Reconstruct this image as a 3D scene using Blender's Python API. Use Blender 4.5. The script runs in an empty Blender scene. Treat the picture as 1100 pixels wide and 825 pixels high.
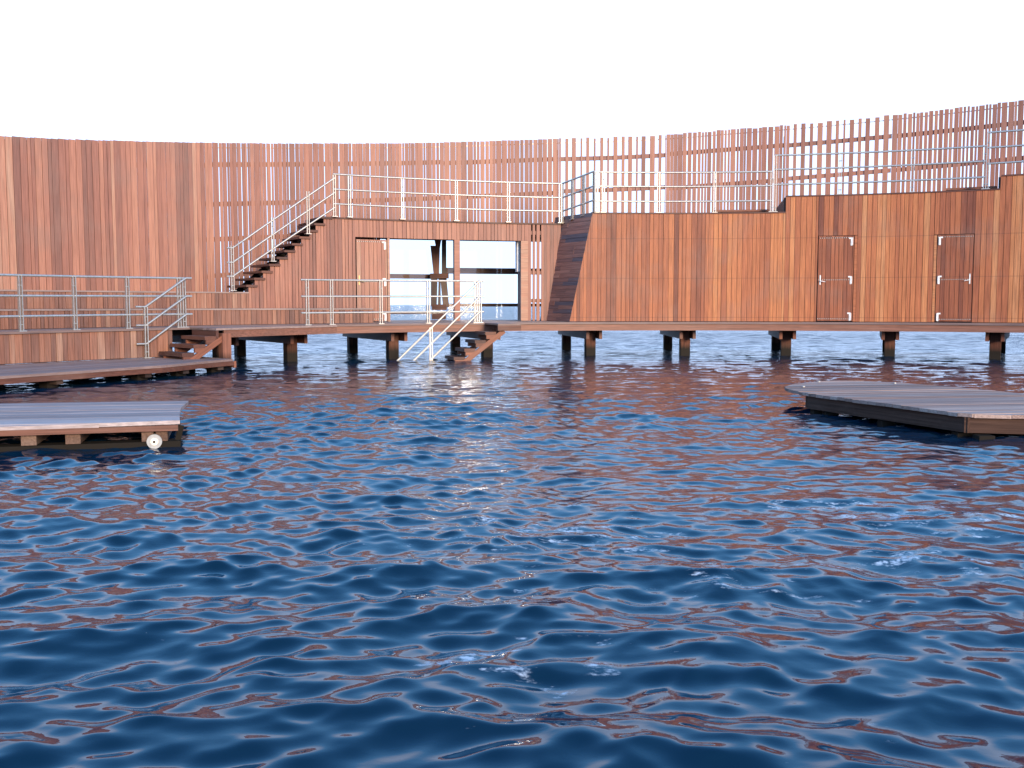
import bpy, math, random
import numpy as np
from mathutils import Vector

random.seed(11)
R_ = math.radians
sc = bpy.context.scene
col = sc.collection

# ------------------------------------------------------------------ camera
EYE = 1.29                       # eye height above the water
F = 1080.0                       # focal length in pixels of the 1100 x 825 photograph
PITCH = math.atan(85.0 / F)
cam = bpy.data.cameras.new('camera')
camo = bpy.data.objects.new('camera', cam)
col.objects.link(camo)
cam.sensor_width = 36.0
cam.lens = F / 1100.0 * 36.0
cam.clip_start = 0.05
cam.clip_end = 20000
camo.location = (0, 0, EYE)
camo.rotation_euler = (math.pi / 2 - PITCH, 0, 0)
sc.camera = camo

# ------------------------------------------------------------------ sky, sun, exposure
SUN_EL, SUN_AZ = 13.5, 155.0     # azimuth clockwise from +Y: the sun is low behind the viewer
world = bpy.data.worlds.new('World')
sc.world = world
world.use_nodes = True
nt = world.node_tree
for n in list(nt.nodes):
    nt.nodes.remove(n)
wo = nt.nodes.new('ShaderNodeOutputWorld')
bg = nt.nodes.new('ShaderNodeBackground')
sky = nt.nodes.new('ShaderNodeTexSky')
sky.sky_type = 'NISHITA'
sky.sun_disc = False
sky.sun_elevation = R_(SUN_EL)
sky.sun_rotation = R_(SUN_AZ)
sky.air_density = 1.0
sky.dust_density = 1.6
sky.ozone_density = 2.2
bg.inputs['Strength'].default_value = 0.15
# a bright veil of haze lies along the horizon under the blue
tc = nt.nodes.new('ShaderNodeTexCoord')
sx = nt.nodes.new('ShaderNodeSeparateXYZ')
nt.links.new(tc.outputs['Generated'], sx.inputs[0])
mrv = nt.nodes.new('ShaderNodeMapRange')
mrv.interpolation_type = 'SMOOTHSTEP'
mrv.inputs['From Min'].default_value = .5
mrv.inputs['From Max'].default_value = 1.2
mrv.inputs['To Min'].default_value = 1.0
mrv.inputs['To Max'].default_value = 0
nt.links.new(sx.outputs['Z'], mrv.inputs[0])
veil = nt.nodes.new('ShaderNodeMix')
veil.data_type = 'RGBA'
nt.links.new(mrv.outputs[0], veil.inputs['Factor'])
hs = nt.nodes.new('ShaderNodeHueSaturation')
hs.inputs['Saturation'].default_value = 1.25
nt.links.new(sky.outputs[0], hs.inputs['Color'])
nt.links.new(hs.outputs[0], veil.inputs['A'])
vr = nt.nodes.new('ShaderNodeValToRGB')
for k_, (p_, c_) in enumerate(((.285, (3.05, 4.0, 5.8)), (.40, (1.15, 3.2, 6.2)), (.62, (.7, 2.4, 5.2)), (.95, (.45, 1.7, 4.1)))):
    e_ = vr.color_ramp.elements[k_] if k_ < 2 else vr.color_ramp.elements.new(p_)
    e_.position = p_
    e_.color = (*c_, 1)
nt.links.new(sx.outputs['Z'], vr.inputs[0])
nt.links.new(vr.outputs[0], veil.inputs['B'])
nt.links.new(veil.outputs['Result'], bg.inputs[0])
nt.links.new(bg.outputs[0], wo.inputs[0])

sd = bpy.data.lights.new('sun', 'SUN')
sd.energy = 2.35
sd.angle = R_(18)
sd.color = (1.0, 0.78, 0.56)
so = bpy.data.objects.new('sun', sd)
col.objects.link(so)
sdir = Vector((math.sin(R_(SUN_AZ)) * math.cos(R_(SUN_EL)), math.cos(R_(SUN_AZ)) * math.cos(R_(SUN_EL)), math.sin(R_(SUN_EL))))
so.rotation_euler = sdir.to_track_quat('Z', 'Y').to_euler()
so.location = (0, -20, 30)

vs = sc.view_settings
vs.view_transform = 'Standard'
vs.look = 'None'
vs.gamma = 1.0
vs.use_curve_mapping = False
vs.exposure = 1.28
sc.cycles.max_bounces = 8
sc.cycles.caustics_reflective = False
sc.cycles.caustics_refractive = False

# ------------------------------------------------------------------ survey helpers: bearings of the photograph to plan positions
CX, CY = 4.0, 9.7                # centre of the ring of the bath
RD, RS, RB, RF, RO = 15.2, 16.7, 17.5, 16.3, 20.2   # deck edge, bench face, left house, right house, outer wall


def ray(px, py):
    u, v = (px - 550.0) / F, (412.5 - py) / F
    c, s = math.cos(PITCH), math.sin(PITCH)
    return u, c + v * s, -s + v * c


def cyl(px, py, r):
    """angle round the ring and height where the bearing meets the cylinder of radius r"""
    dx, dy, dz = ray(px, py)
    a = dx * dx + dy * dy
    b = -2 * (dx * CX + dy * CY)
    c = CX * CX + CY * CY - r * r
    t = (-b + math.sqrt(max(0, b * b - 4 * a * c))) / (2 * a)
    return math.atan2(t * dy - CY, t * dx - CX), EYE + t * dz


def th(px, r, py=327):
    return cyl(px, py, r)[0]


def zz(px, py, r):
    return cyl(px, py, r)[1]


def ground(px, py, z):
    dx, dy, dz = ray(px, py)
    t = (z - EYE) / dz
    return t * dx, t * dy


def P(t, r, z=0.0):
    return Vector((CX + r * math.cos(t), CY + r * math.sin(t), z))


def ez(t, z=0.0):
    return Vector((math.cos(t), math.sin(t), z))


def lerp_table(tab):
    xs = [a for a, b in tab]
    ys = [b for a, b in tab]
    o = np.argsort(xs)
    xs = np.array(xs)[o]
    ys = np.array(ys)[o]
    return lambda t: float(np.interp(t, xs, ys))


# ------------------------------------------------------------------ mesh builder
ORIGIN = {}


class MB:
    def __init__(self):
        self.v, self.f, self.t, self.g = [], [], [], []

    def quadbox(self, pts, tone=None, grain=None):
        """8 points: bottom 4 ccw, top 4 ccw; grain = (length axis index 0,1,2)"""
        i = len(self.v)
        tone = random.random() if tone is None else tone
        p = [Vector(q) for q in pts]
        L = [(p[1] - p[0]).length, (p[3] - p[0]).length, (p[4] - p[0]).length]
        k = L.index(max(L)) if grain is None else grain
        ro = random.random() * 50
        loc = [(0, 0, 0), (1, 0, 0), (1, 1, 0), (0, 1, 0), (0, 0, 1), (1, 0, 1), (1, 1, 1), (0, 1, 1)]
        oth = [q for q in range(3) if q != k]
        for q, l in zip(p, loc):
            self.v.append(q)
            self.t.append(tone)
            self.g.append((l[k] * L[k] + ro, l[oth[0]] * L[oth[0]] + ro * 3.1, l[oth[1]] * L[oth[1]] + ro * 1.7))
        for f in ((3, 2, 1, 0), (4, 5, 6, 7), (0, 1, 5, 4), (1, 2, 6, 5), (2, 3, 7, 6), (3, 0, 4, 7)):
            self.f.append([i + q for q in f])
        return self

    def box(self, c, ax, ay, az, tone=None):
        """centre and three half axes"""
        c, ax, ay, az = map(Vector, (c, ax, ay, az))
        if ax.cross(ay).dot(az) < 0:
            ax = -ax
        s = [c - ax - ay - az, c + ax - ay - az, c + ax + ay - az, c - ax + ay - az,
             c - ax - ay + az, c + ax - ay + az, c + ax + ay + az, c - ax + ay + az]
        return self.quadbox(s, tone)

    def bar(self, p, q, w, h, up=(0, 0, 1), tone=None):
        p, q, up = Vector(p), Vector(q), Vector(up)
        d = (q - p)
        s = d.cross(up).normalized()
        u = s.cross(d).normalized()
        return self.box((p + q) / 2, d / 2, s * w / 2, u * h / 2, tone)

    def arcbox(self, t0, t1, r0, r1, z0, z1, step=R_(1.5), tone=None):
        """curved beam; z0, z1 numbers or functions of the angle"""
        f0 = z0 if callable(z0) else (lambda t: z0)
        f1 = z1 if callable(z1) else (lambda t: z1)
        g0 = r0 if callable(r0) else (lambda t: r0)
        g1 = r1 if callable(r1) else (lambda t: r1)
        n = max(1, int(math.ceil(abs(t1 - t0) / step)))
        tone = random.random() if tone is None else tone
        ro = random.random() * 50
        i = len(self.v)
        s = 0
        for k in range(n + 1):
            t = t0 + (t1 - t0) * k / n
            for r, f in ((g0, f0), (g1, f0), (g1, f1), (g0, f1)):
                self.v.append(P(t, r(t), f(t)))
                self.t.append(tone)
                self.g.append((ro + abs(t - t0) * g0(t), r(t) - g0(t0) + ro, f(t)))
        for k in range(n):
            a, b = i + 4 * k, i + 4 * k + 4
            for q in range(4):
                w = (q + 1) % 4
                fc = [a + q, a + w, b + w, b + q]
                self.f.append(fc if t1 < t0 else fc[::-1])
        e = i + 4 * n
        c0, c1 = [i, i + 3, i + 2, i + 1], [e, e + 1, e + 2, e + 3]
        if t1 > t0:
            c0, c1 = c0[::-1], c1[::-1]
        self.f += [c0, c1]
        return self

    def tube(self, pts, r, n=10, tone=0.5):
        pts = [Vector(p) for p in pts]
        i = len(self.v)
        for k, p in enumerate(pts):
            d = (pts[min(k + 1, len(pts) - 1)] - pts[max(k - 1, 0)]).normalized()
            a = d.cross(Vector((0, 0, 1)))
            if a.length < 1e-3:
                a = d.cross(Vector((1, 0, 0)))
            a.normalize()
            b = d.cross(a)
            for q in range(n):
                w = 2 * math.pi * q / n
                self.v.append(p + a * r * math.cos(w) + b * r * math.sin(w))
                self.t.append(tone)
                self.g.append((k, q, 0))
        for k in range(len(pts) - 1):
            for q in range(n):
                w = (q + 1) % n
                self.f.append([i + k * n + q, i + k * n + w, i + (k + 1) * n + w, i + (k + 1) * n + q])
        self.f.append([i + q for q in range(n)][::-1])
        self.f.append([i + (len(pts) - 1) * n + q for q in range(n)])
        return self

    def disc(self, c, axis, r, d, n=20, r2=None):
        axis = Vector(axis).normalized()
        self.tube([Vector(c), Vector(c) + axis * d], r, n)
        return self

    def slats(self, t0, t1, r, zlo, zhi, gap, widths=(.07, .095, .12, .145), thick=.024, tone=(0, 1), jitter=.012, tonefn=None):
        """upright boards along the arc from t0 down to t1 (left to right in the photograph)"""
        lo = zlo if callable(zlo) else (lambda t: zlo)
        hi = zhi if callable(zhi) else (lambda t: zhi)
        t = t0
        while t > t1 + .0005:
            w = random.choice(widths)
            w = min(w, (t - t1) * r)
            if (t - t1) * r - w < .03:
                w = (t - t1) * r
            m = t - w / r / 2
            g = gap() if callable(gap) else gap
            tg = Vector((math.sin(m), -math.cos(m), 0))
            n = ez(m)
            a, b = lo(m), hi(m) + random.uniform(-jitter, jitter)
            ro = random.uniform(-.004, .004)
            if b - a > .03:
                c = P(m, r + ro)
                tn = (tonefn(m) if tonefn else random.uniform(*tone))
                h = tg * (w / 2)
                q = n * thick / 2
                base = [c - h - q, c + h - q, c + h + q, c - h + q]
                self.quadbox([p + Vector((0, 0, a)) for p in base] + [p + Vector((0, 0, b)) for p in base], tn, grain=2)
            t -= (w + g) / r
        return self

    def build(self, name, mat, parent=None, smooth=False, bevel=0):
        vs_ = self.v
        lo = Vector((min(p.x for p in vs_), min(p.y for p in vs_), min(p.z for p in vs_)))
        hi = Vector((max(p.x for p in vs_), max(p.y for p in vs_), max(p.z for p in vs_)))
        org = Vector(((lo.x + hi.x) / 2, (lo.y + hi.y) / 2, lo.z))
        me = bpy.data.meshes.new(name)
        me.from_pydata([tuple(p - org) for p in vs_], [], self.f)
        me.update()
        at = me.attributes.new('tone', 'FLOAT', 'POINT')
        at.data.foreach_set('value', [float(x) for x in self.t])
        ag = me.attributes.new('grain', 'FLOAT_VECTOR', 'POINT')
        ag.data.foreach_set('vector', [float(c) for g in self.g for c in g])
        me.materials.append(mat)
        if smooth:
            for p in me.polygons:
                p.use_smooth = True
            try:
                me.set_sharp_from_angle(angle=R_(40))
            except Exception:
                pass
        o = bpy.data.objects.new(name, me)
        col.objects.link(o)
        if parent is not None:
            o.parent = parent
            o.location = org - ORIGIN[parent.name]
        else:
            o.location = org
        ORIGIN[o.name] = org
        if bevel:
            md = o.modifiers.new('bevel', 'BEVEL')
            md.width = bevel
            md.segments = 1
            md.limit_method = 'ANGLE'
        return o


def tag(o, label=None, cat=None, group=None, kind=None):
    for k, v in (('label', label), ('category', cat), ('group', group), ('kind', kind)):
        if v:
            o[k] = v
    return o


def thing(name, loc, label, cat, group=None):
    o = bpy.data.objects.new(name, None)
    o.empty_display_size = .2
    o.location = loc
    col.objects.link(o)
    ORIGIN[o.name] = Vector(loc)
    return tag(o, label, cat, group)


# ------------------------------------------------------------------ materials
def new_mat(name):
    m = bpy.data.materials.new(name)
    m.use_nodes = True
    t = m.node_tree
    b = t.nodes['Principled BSDF']
    return m, t, b


def ramp(t, stops):
    n = t.nodes.new('ShaderNodeValToRGB')
    e = n.color_ramp.elements
    while len(e) < len(stops):
        e.new(.5)
    for q, (p, c) in zip(e, stops):
        q.position = p
        q.color = (*c, 1)
    return n


def wood(name, stops, rough=.55, grain=.5, stain=.42, wet=False, spec=.35, nails=()):
    m, t, b = new_mat(name)
    N, L = t.nodes, t.links
    at = N.new('ShaderNodeAttribute'); at.attribute_name = 'tone'
    ag = N.new('ShaderNodeAttribute'); ag.attribute_name = 'grain'
    r = ramp(t, stops)
    mp = N.new('ShaderNodeMapping'); mp.inputs['Scale'].default_value = (1.6, 55, 55)
    L.new(ag.outputs['Vector'], mp.inputs[0])
    n1 = N.new('ShaderNodeTexNoise'); n1.inputs['Scale'].default_value = 1.0; n1.inputs['Detail'].default_value = 5; n1.inputs['Roughness'].default_value = .65
    L.new(mp.outputs[0], n1.inputs['Vector'])
    # long slow streaks along one board
    mp2 = N.new('ShaderNodeMapping'); mp2.inputs['Scale'].default_value = (.8, 9, 9)
    L.new(ag.outputs['Vector'], mp2.inputs[0])
    n2 = N.new('ShaderNodeTexNoise'); n2.inputs['Scale'].default_value = 1.0; n2.inputs['Detail'].default_value = 3
    L.new(mp2.outputs[0], n2.inputs['Vector'])
    # tone + streak offset
    ad = N.new('ShaderNodeMath'); ad.operation = 'MULTIPLY_ADD'
    L.new(n2.outputs['Fac'], ad.inputs[0]); ad.inputs[1].default_value = stain; L.new(at.outputs['Fac'], ad.inputs[2])
    sb = N.new('ShaderNodeMath'); sb.operation = 'SUBTRACT'; L.new(ad.outputs[0], sb.inputs[0]); sb.inputs[1].default_value = stain / 2
    L.new(sb.outputs[0], r.inputs[0])
    gr = N.new('ShaderNodeMapRange'); L.new(n1.outputs['Fac'], gr.inputs[0])
    gr.inputs['From Min'].default_value = .3; gr.inputs['From Max'].default_value = .7
    gr.inputs['To Min'].default_value = 1 - grain; gr.inputs['To Max'].default_value = 1 + grain * .35
    mx = N.new('ShaderNodeVectorMath'); mx.operation = 'SCALE'
    L.new(r.outputs[0], mx.inputs[0]); L.new(gr.outputs[0], mx.inputs['Scale'])
    out = mx.outputs[0]
    # weathering patches in world space (grey bleaching)
    ge = N.new('ShaderNodeNewGeometry')
    n3 = N.new('ShaderNodeTexNoise'); n3.inputs['Scale'].default_value = .9; n3.inputs['Detail'].default_value = 6; n3.inputs['Roughness'].default_value = .6
    L.new(ge.outputs['Position'], n3.inputs['Vector'])
    mr = N.new('ShaderNodeMapRange'); L.new(n3.outputs['Fac'], mr.inputs[0])
    mr.inputs['From Min'].default_value = .5; mr.inputs['From Max'].default_value = .75; mr.inputs['To Max'].default_value = .35
    mi = N.new('ShaderNodeMix'); mi.data_type = 'RGBA'
    L.new(mr.outputs[0], mi.inputs['Factor']); L.new(out, mi.inputs['A']); mi.inputs['B'].default_value = (.22, .15, .12, 1)
    out = mi.outputs['Result']
    if wet:                      # green-black growth and wet wood by the waterline
        sx = N.new('ShaderNodeSeparateXYZ'); L.new(ge.outputs['Position'], sx.inputs[0])
        ns = N.new('ShaderNodeMath'); ns.operation = 'MULTIPLY_ADD'; L.new(n1.outputs['Fac'], ns.inputs[0]); ns.inputs[1].default_value = .18; L.new(sx.outputs['Z'], ns.inputs[2])
        mw = N.new('ShaderNodeMapRange'); L.new(ns.outputs[0], mw.inputs[0])
        mw.inputs['From Min'].default_value = .27; mw.inputs['From Max'].default_value = .46
        m2 = N.new('ShaderNodeMix'); m2.data_type = 'RGBA'
        L.new(mw.outputs[0], m2.inputs['Factor']); m2.inputs['A'].default_value = (.016, .013, .010, 1); L.new(out, m2.inputs['B'])
        out = m2.outputs['Result']
    for z in nails:              # faint rows of fixings
        sx = N.new('ShaderNodeSeparateXYZ'); L.new(ge.outputs['Position'], sx.inputs[0])
        q = N.new('ShaderNodeMath'); q.operation = 'COMPARE'; L.new(sx.outputs['Z'], q.inputs[0]); q.inputs[1].default_value = z; q.inputs[2].default_value = .011
        q2 = N.new('ShaderNodeMath'); q2.operation = 'MULTIPLY'; L.new(q.outputs[0], q2.inputs[0]); q2.inputs[1].default_value = .28
        m3 = N.new('ShaderNodeMix'); m3.data_type = 'RGBA'
        L.new(q2.outputs[0], m3.inputs['Factor']); L.new(out, m3.inputs['A']); m3.inputs['B'].default_value = (.05, .03, .025, 1)
        out = m3.outputs['Result']
    L.new(out, b.inputs['Base Color'])
    b.inputs['Roughness'].default_value = rough
    b.inputs['Specular IOR Level'].default_value = spec
    bp = N.new('ShaderNodeBump'); bp.inputs['Strength'].default_value = .35; bp.inputs['Distance'].default_value = .004
    L.new(n1.outputs['Fac'], bp.inputs['Height']); L.new(bp.outputs[0], b.inputs['Normal'])
    return m


M = {}
M['screen'] = wood('wood_screen', [(0, (.21, .10, .074)), (.25, (.28, .122, .085)), (.55, (.345, .152, .102)), (.8, (.41, .19, .122)), (1, (.42, .25, .17))], grain=.38)
M['house'] = wood('wood_house', [(0, (.15, .046, .027)), (.3, (.29, .092, .042)), (.6, (.41, .137, .055)), (.85, (.49, .185, .070)), (1, (.50, .22, .095))], nails=(.97, 1.97, 2.98))
M['bench'] = wood('wood_bench', [(0, (.17, .09, .068)), (.35, (.25, .112, .074)), (.75, (.32, .145, .09)), (1, (.38, .24, .17))])
M['deck'] = wood('wood_deck', [(0, (.17, .115, .10)), (.5, (.25, .17, .15)), (1, (.34, .25, .22))], rough=.5, grain=.4)
M['grey'] = wood('wood_grey', [(0, (.26, .205, .195)), (.5, (.38, .305, .29)), (1, (.49, .41, .39))], rough=.65, grain=.5, spec=.2)
M['plank'] = wood('wood_plank', [(0, (.25, .165, .135)), (.5, (.35, .24, .20)), (1, (.45, .33, .28))], rough=.8, grain=.45, spec=.1)
M['beam'] = wood('wood_beam', [(0, (.13, .052, .034)), (.5, (.20, .075, .044)), (1, (.27, .10, .055))])
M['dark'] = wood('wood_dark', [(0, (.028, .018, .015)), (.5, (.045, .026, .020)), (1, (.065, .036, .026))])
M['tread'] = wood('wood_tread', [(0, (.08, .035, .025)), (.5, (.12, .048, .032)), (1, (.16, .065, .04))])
M['side'] = wood('wood_old_beam', [(0, (.05, .028, .021)), (.5, (.075, .042, .031)), (1, (.11, .064, .047))], rough=.85, spec=.1)
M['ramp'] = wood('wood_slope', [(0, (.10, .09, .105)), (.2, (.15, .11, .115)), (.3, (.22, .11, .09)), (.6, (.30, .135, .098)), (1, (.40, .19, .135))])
M['pile'] = wood('wood_pile', [(0, (.14, .062, .042)), (.5, (.21, .085, .055)), (1, (.27, .12, .08))], wet=True, rough=.75, spec=.2)
M['joist'] = wood('wood_joist', [(0, (.11, .066, .048)), (.5, (.17, .105, .077)), (1, (.24, .16, .12))], rough=.8, spec=.15)
M['float'] = wood('wood_float_beam', [(0, (.10, .06, .047)), (.5, (.15, .088, .068)), (1, (.21, .13, .10))], wet=True, rough=.85, spec=.12)


def metal(name, c, rough):
    m, t, b = new_mat(name)
    N, L = t.nodes, t.links
    ge = N.new('ShaderNodeNewGeometry')
    n = N.new('ShaderNodeTexNoise'); n.inputs['Scale'].default_value = 25; n.inputs['Detail'].default_value = 4
    L.new(ge.outputs['Position'], n.inputs['Vector'])
    r = ramp(t, [(.3, tuple(x * .72 for x in c)), (.7, c)])
    L.new(n.outputs['Fac'], r.inputs[0]); L.new(r.outputs[0], b.inputs['Base Color'])
    b.inputs['Metallic'].default_value = .75
    b.inputs['Roughness'].default_value = rough
    return m


M['steel'] = metal('galvanised_steel', (.57, .54, .49), .45)
M['white'] = metal('zinc_white', (.86, .85, .82), .5)
M['white'].node_tree.nodes['Principled BSDF'].inputs['Metallic'].default_value = .1
M['pipe'] = metal('grey_plastic', (.42, .42, .40), .7)
M['pipe'].node_tree.nodes['Principled BSDF'].inputs['Metallic'].default_value = 0
M['brass'] = metal('brass', (.75, .52, .22), .3)

def screw_material():
    m, t, b = new_mat('screw_heads')
    N, L = t.nodes, t.links
    ag = N.new('ShaderNodeAttribute'); ag.attribute_name = 'grain'
    sx_ = N.new('ShaderNodeSeparateXYZ'); L.new(ag.outputs['Vector'], sx_.inputs[0])
    sn = N.new('ShaderNodeMath'); sn.operation = 'MULTIPLY'; L.new(sx_.outputs[0], sn.inputs[0]); sn.inputs[1].default_value = 2 * math.pi / .052
    q = N.new('ShaderNodeMath'); q.operation = 'SINE'; L.new(sn.outputs[0], q.inputs[0])
    r = ramp(t, [(.45, (.07, .03, .02)), (.6, (.6, .56, .5))])
    L.new(q.outputs[0], r.inputs[0]); L.new(r.outputs[0], b.inputs['Base Color'])
    b.inputs['Roughness'].default_value = .5
    return m


M['screws'] = screw_material()

gm, gt, gb = new_mat('window_glass')
for n in list(gt.nodes):
    if n.type != 'OUTPUT_MATERIAL':
        gt.nodes.remove(n)
tr = gt.nodes.new('ShaderNodeBsdfTransparent'); tr.inputs[0].default_value = (.97, .985, .98, 1)
gl = gt.nodes.new('ShaderNodeBsdfGlossy'); gl.inputs['Roughness'].default_value = .03
fr = gt.nodes.new('ShaderNodeFresnel'); fr.inputs[0].default_value = 1.5
mxs = gt.nodes.new('ShaderNodeMixShader')
gt.links.new(fr.outputs[0], mxs.inputs[0]); gt.links.new(tr.outputs[0], mxs.inputs[1]); gt.links.new(gl.outputs[0], mxs.inputs[2])
gt.links.new(mxs.outputs[0], [n for n in gt.nodes if n.type == 'OUTPUT_MATERIAL'][0].inputs[0])
M['glass'] = gm


# ------------------------------------------------------------------ water
def water_material():
    m, t, b = new_mat('sea_water')
    N, L = t.nodes, t.links
    ge = N.new('ShaderNodeNewGeometry')

    def noise(scale, detail, sx=(1, 1, 1), off=(0, 0, 0), rough=.5):
        mp = N.new('ShaderNodeMapping'); mp.inputs['Scale'].default_value = sx; mp.inputs['Location'].default_value = off
        L.new(ge.outputs['Position'], mp.inputs[0])
        n = N.new('ShaderNodeTexNoise'); n.inputs['Scale'].default_value = scale; n.inputs['Detail'].default_value = detail; n.inputs['Roughness'].default_value = rough
        L.new(mp.outputs[0], n.inputs['Vector'])
        return n.outputs['Fac']

    def mrange(x, a, c, lo=0, hi=1):
        r = N.new('ShaderNodeMapRange'); L.new(x, r.inputs[0])
        r.inputs['From Min'].default_value = a; r.inputs['From Max'].default_value = c
        r.inputs['To Min'].default_value = lo; r.inputs['To Max'].default_value = hi
        return r.outputs[0]

    def math2(op, x, y):
        q = N.new('ShaderNodeMath'); q.operation = op
        for k, s in enumerate((x, y)):
            if isinstance(s, (int, float)):
                q.inputs[k].default_value = s
            else:
                L.new(s, q.inputs[k])
        return q.outputs[0]
    # foam: torn scraps drifting in one loose streak plus single bubbles
    reg = None
    for (x, y, rx, ry) in ((1.05, 4.55, .55, .38), (1.9, 4.9, .9, .5), (.35, 5.6, 1.0, .8), (0.0, 3.6, .5, .3), (2.4, 6.2, 1.5, 1.0)):
        vm = N.new('ShaderNodeMapping'); vm.vector_type = 'TEXTURE'
        vm.inputs['Location'].default_value = (x, y, 0); vm.inputs['Scale'].default_value = (rx, ry, 100)
        L.new(ge.outputs['Position'], vm.inputs[0])
        ln = N.new('ShaderNodeVectorMath'); ln.operation = 'LENGTH'; L.new(vm.outputs[0], ln.inputs[0])
        q = mrange(ln.outputs['Value'], .3, 1.25, .135, 0)
        reg = q if reg is None else math2('MAXIMUM', reg, q)
    f1 = noise(3.6, 8, (1, 2.3, 1), (3.1, 0, 0), .66)
    f1 = math2('ADD', f1, reg)
    patch = mrange(f1, .665, .75)
    holes = noise(38, 3)
    patch = math2('MULTIPLY', patch, mrange(holes, .40, .58, .06, .75))
    vo = N.new('ShaderNodeTexVoronoi'); vo.inputs['Scale'].default_value = 7.5
    L.new(ge.outputs['Position'], vo.inputs['Vector'])
    sp = N.new('ShaderNodeSeparateColor'); L.new(vo.outputs['Color'], sp.inputs[0])
    bub = math2('MULTIPLY', mrange(vo.outputs['Distance'], .06, .10, 1, 0), math2('GREATER_THAN', sp.outputs[0], .91))
    bub = math2('MULTIPLY', bub, math2('GREATER_THAN', reg, .012))
    foam = math2('MAXIMUM', patch, math2('MULTIPLY', bub, .7))
    mi = N.new('ShaderNodeMix'); mi.data_type = 'RGBA'
    L.new(foam, mi.inputs['Factor']); mi.inputs['A'].default_value = (.002, .016, .036, 1); mi.inputs['B'].default_value = (.62, .68, .74, 1)
    L.new(mi.outputs['Result'], b.inputs['Base Color'])
    rough_in = mrange(foam, 0, 1, 0, .57)
    b.inputs['IOR'].default_value = 1.333
    h1 = noise(7, 4, (1, 1.5, 1), (0, 0, 0), .5)
    h2 = noise(26, 3, (1, 1.4, 1), (7, 3, 0), .5)
    hh = math2('ADD', math2('MULTIPLY', h1, 1.0), math2('MULTIPLY', h2, .12))
    bp = N.new('ShaderNodeBump'); bp.inputs['Strength'].default_value = .5; bp.inputs['Distance'].default_value = .010
    L.new(hh, bp.inputs['Height'])
    # open sea: the chop too fine for the mesh out there
    h3 = noise(1.5, 6, (.8, 1.3, 1), (11, 5, 0), .6)
    dl = N.new('ShaderNodeVectorMath'); dl.operation = 'LENGTH'; L.new(ge.outputs['Position'], dl.inputs[0])
    L.new(math2('ADD', rough_in, mrange(dl.outputs['Value'], 22, 70, .03, .20)), b.inputs['Roughness'])
    L.new(mrange(dl.outputs['Value'], 3, 10, .12, .5), bp.inputs['Strength'])
    b3 = N.new('ShaderNodeBump'); b3.inputs['Distance'].default_value = .6
    L.new(mrange(dl.outputs['Value'], 16, 42, 0, 1), b3.inputs['Strength'])
    L.new(h3, b3.inputs['Height']); L.new(bp.outputs[0], b3.inputs['Normal'])
    L.new(b3.outputs[0], b.inputs['Normal'])
    return m


M['water'] = water_material()


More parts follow.
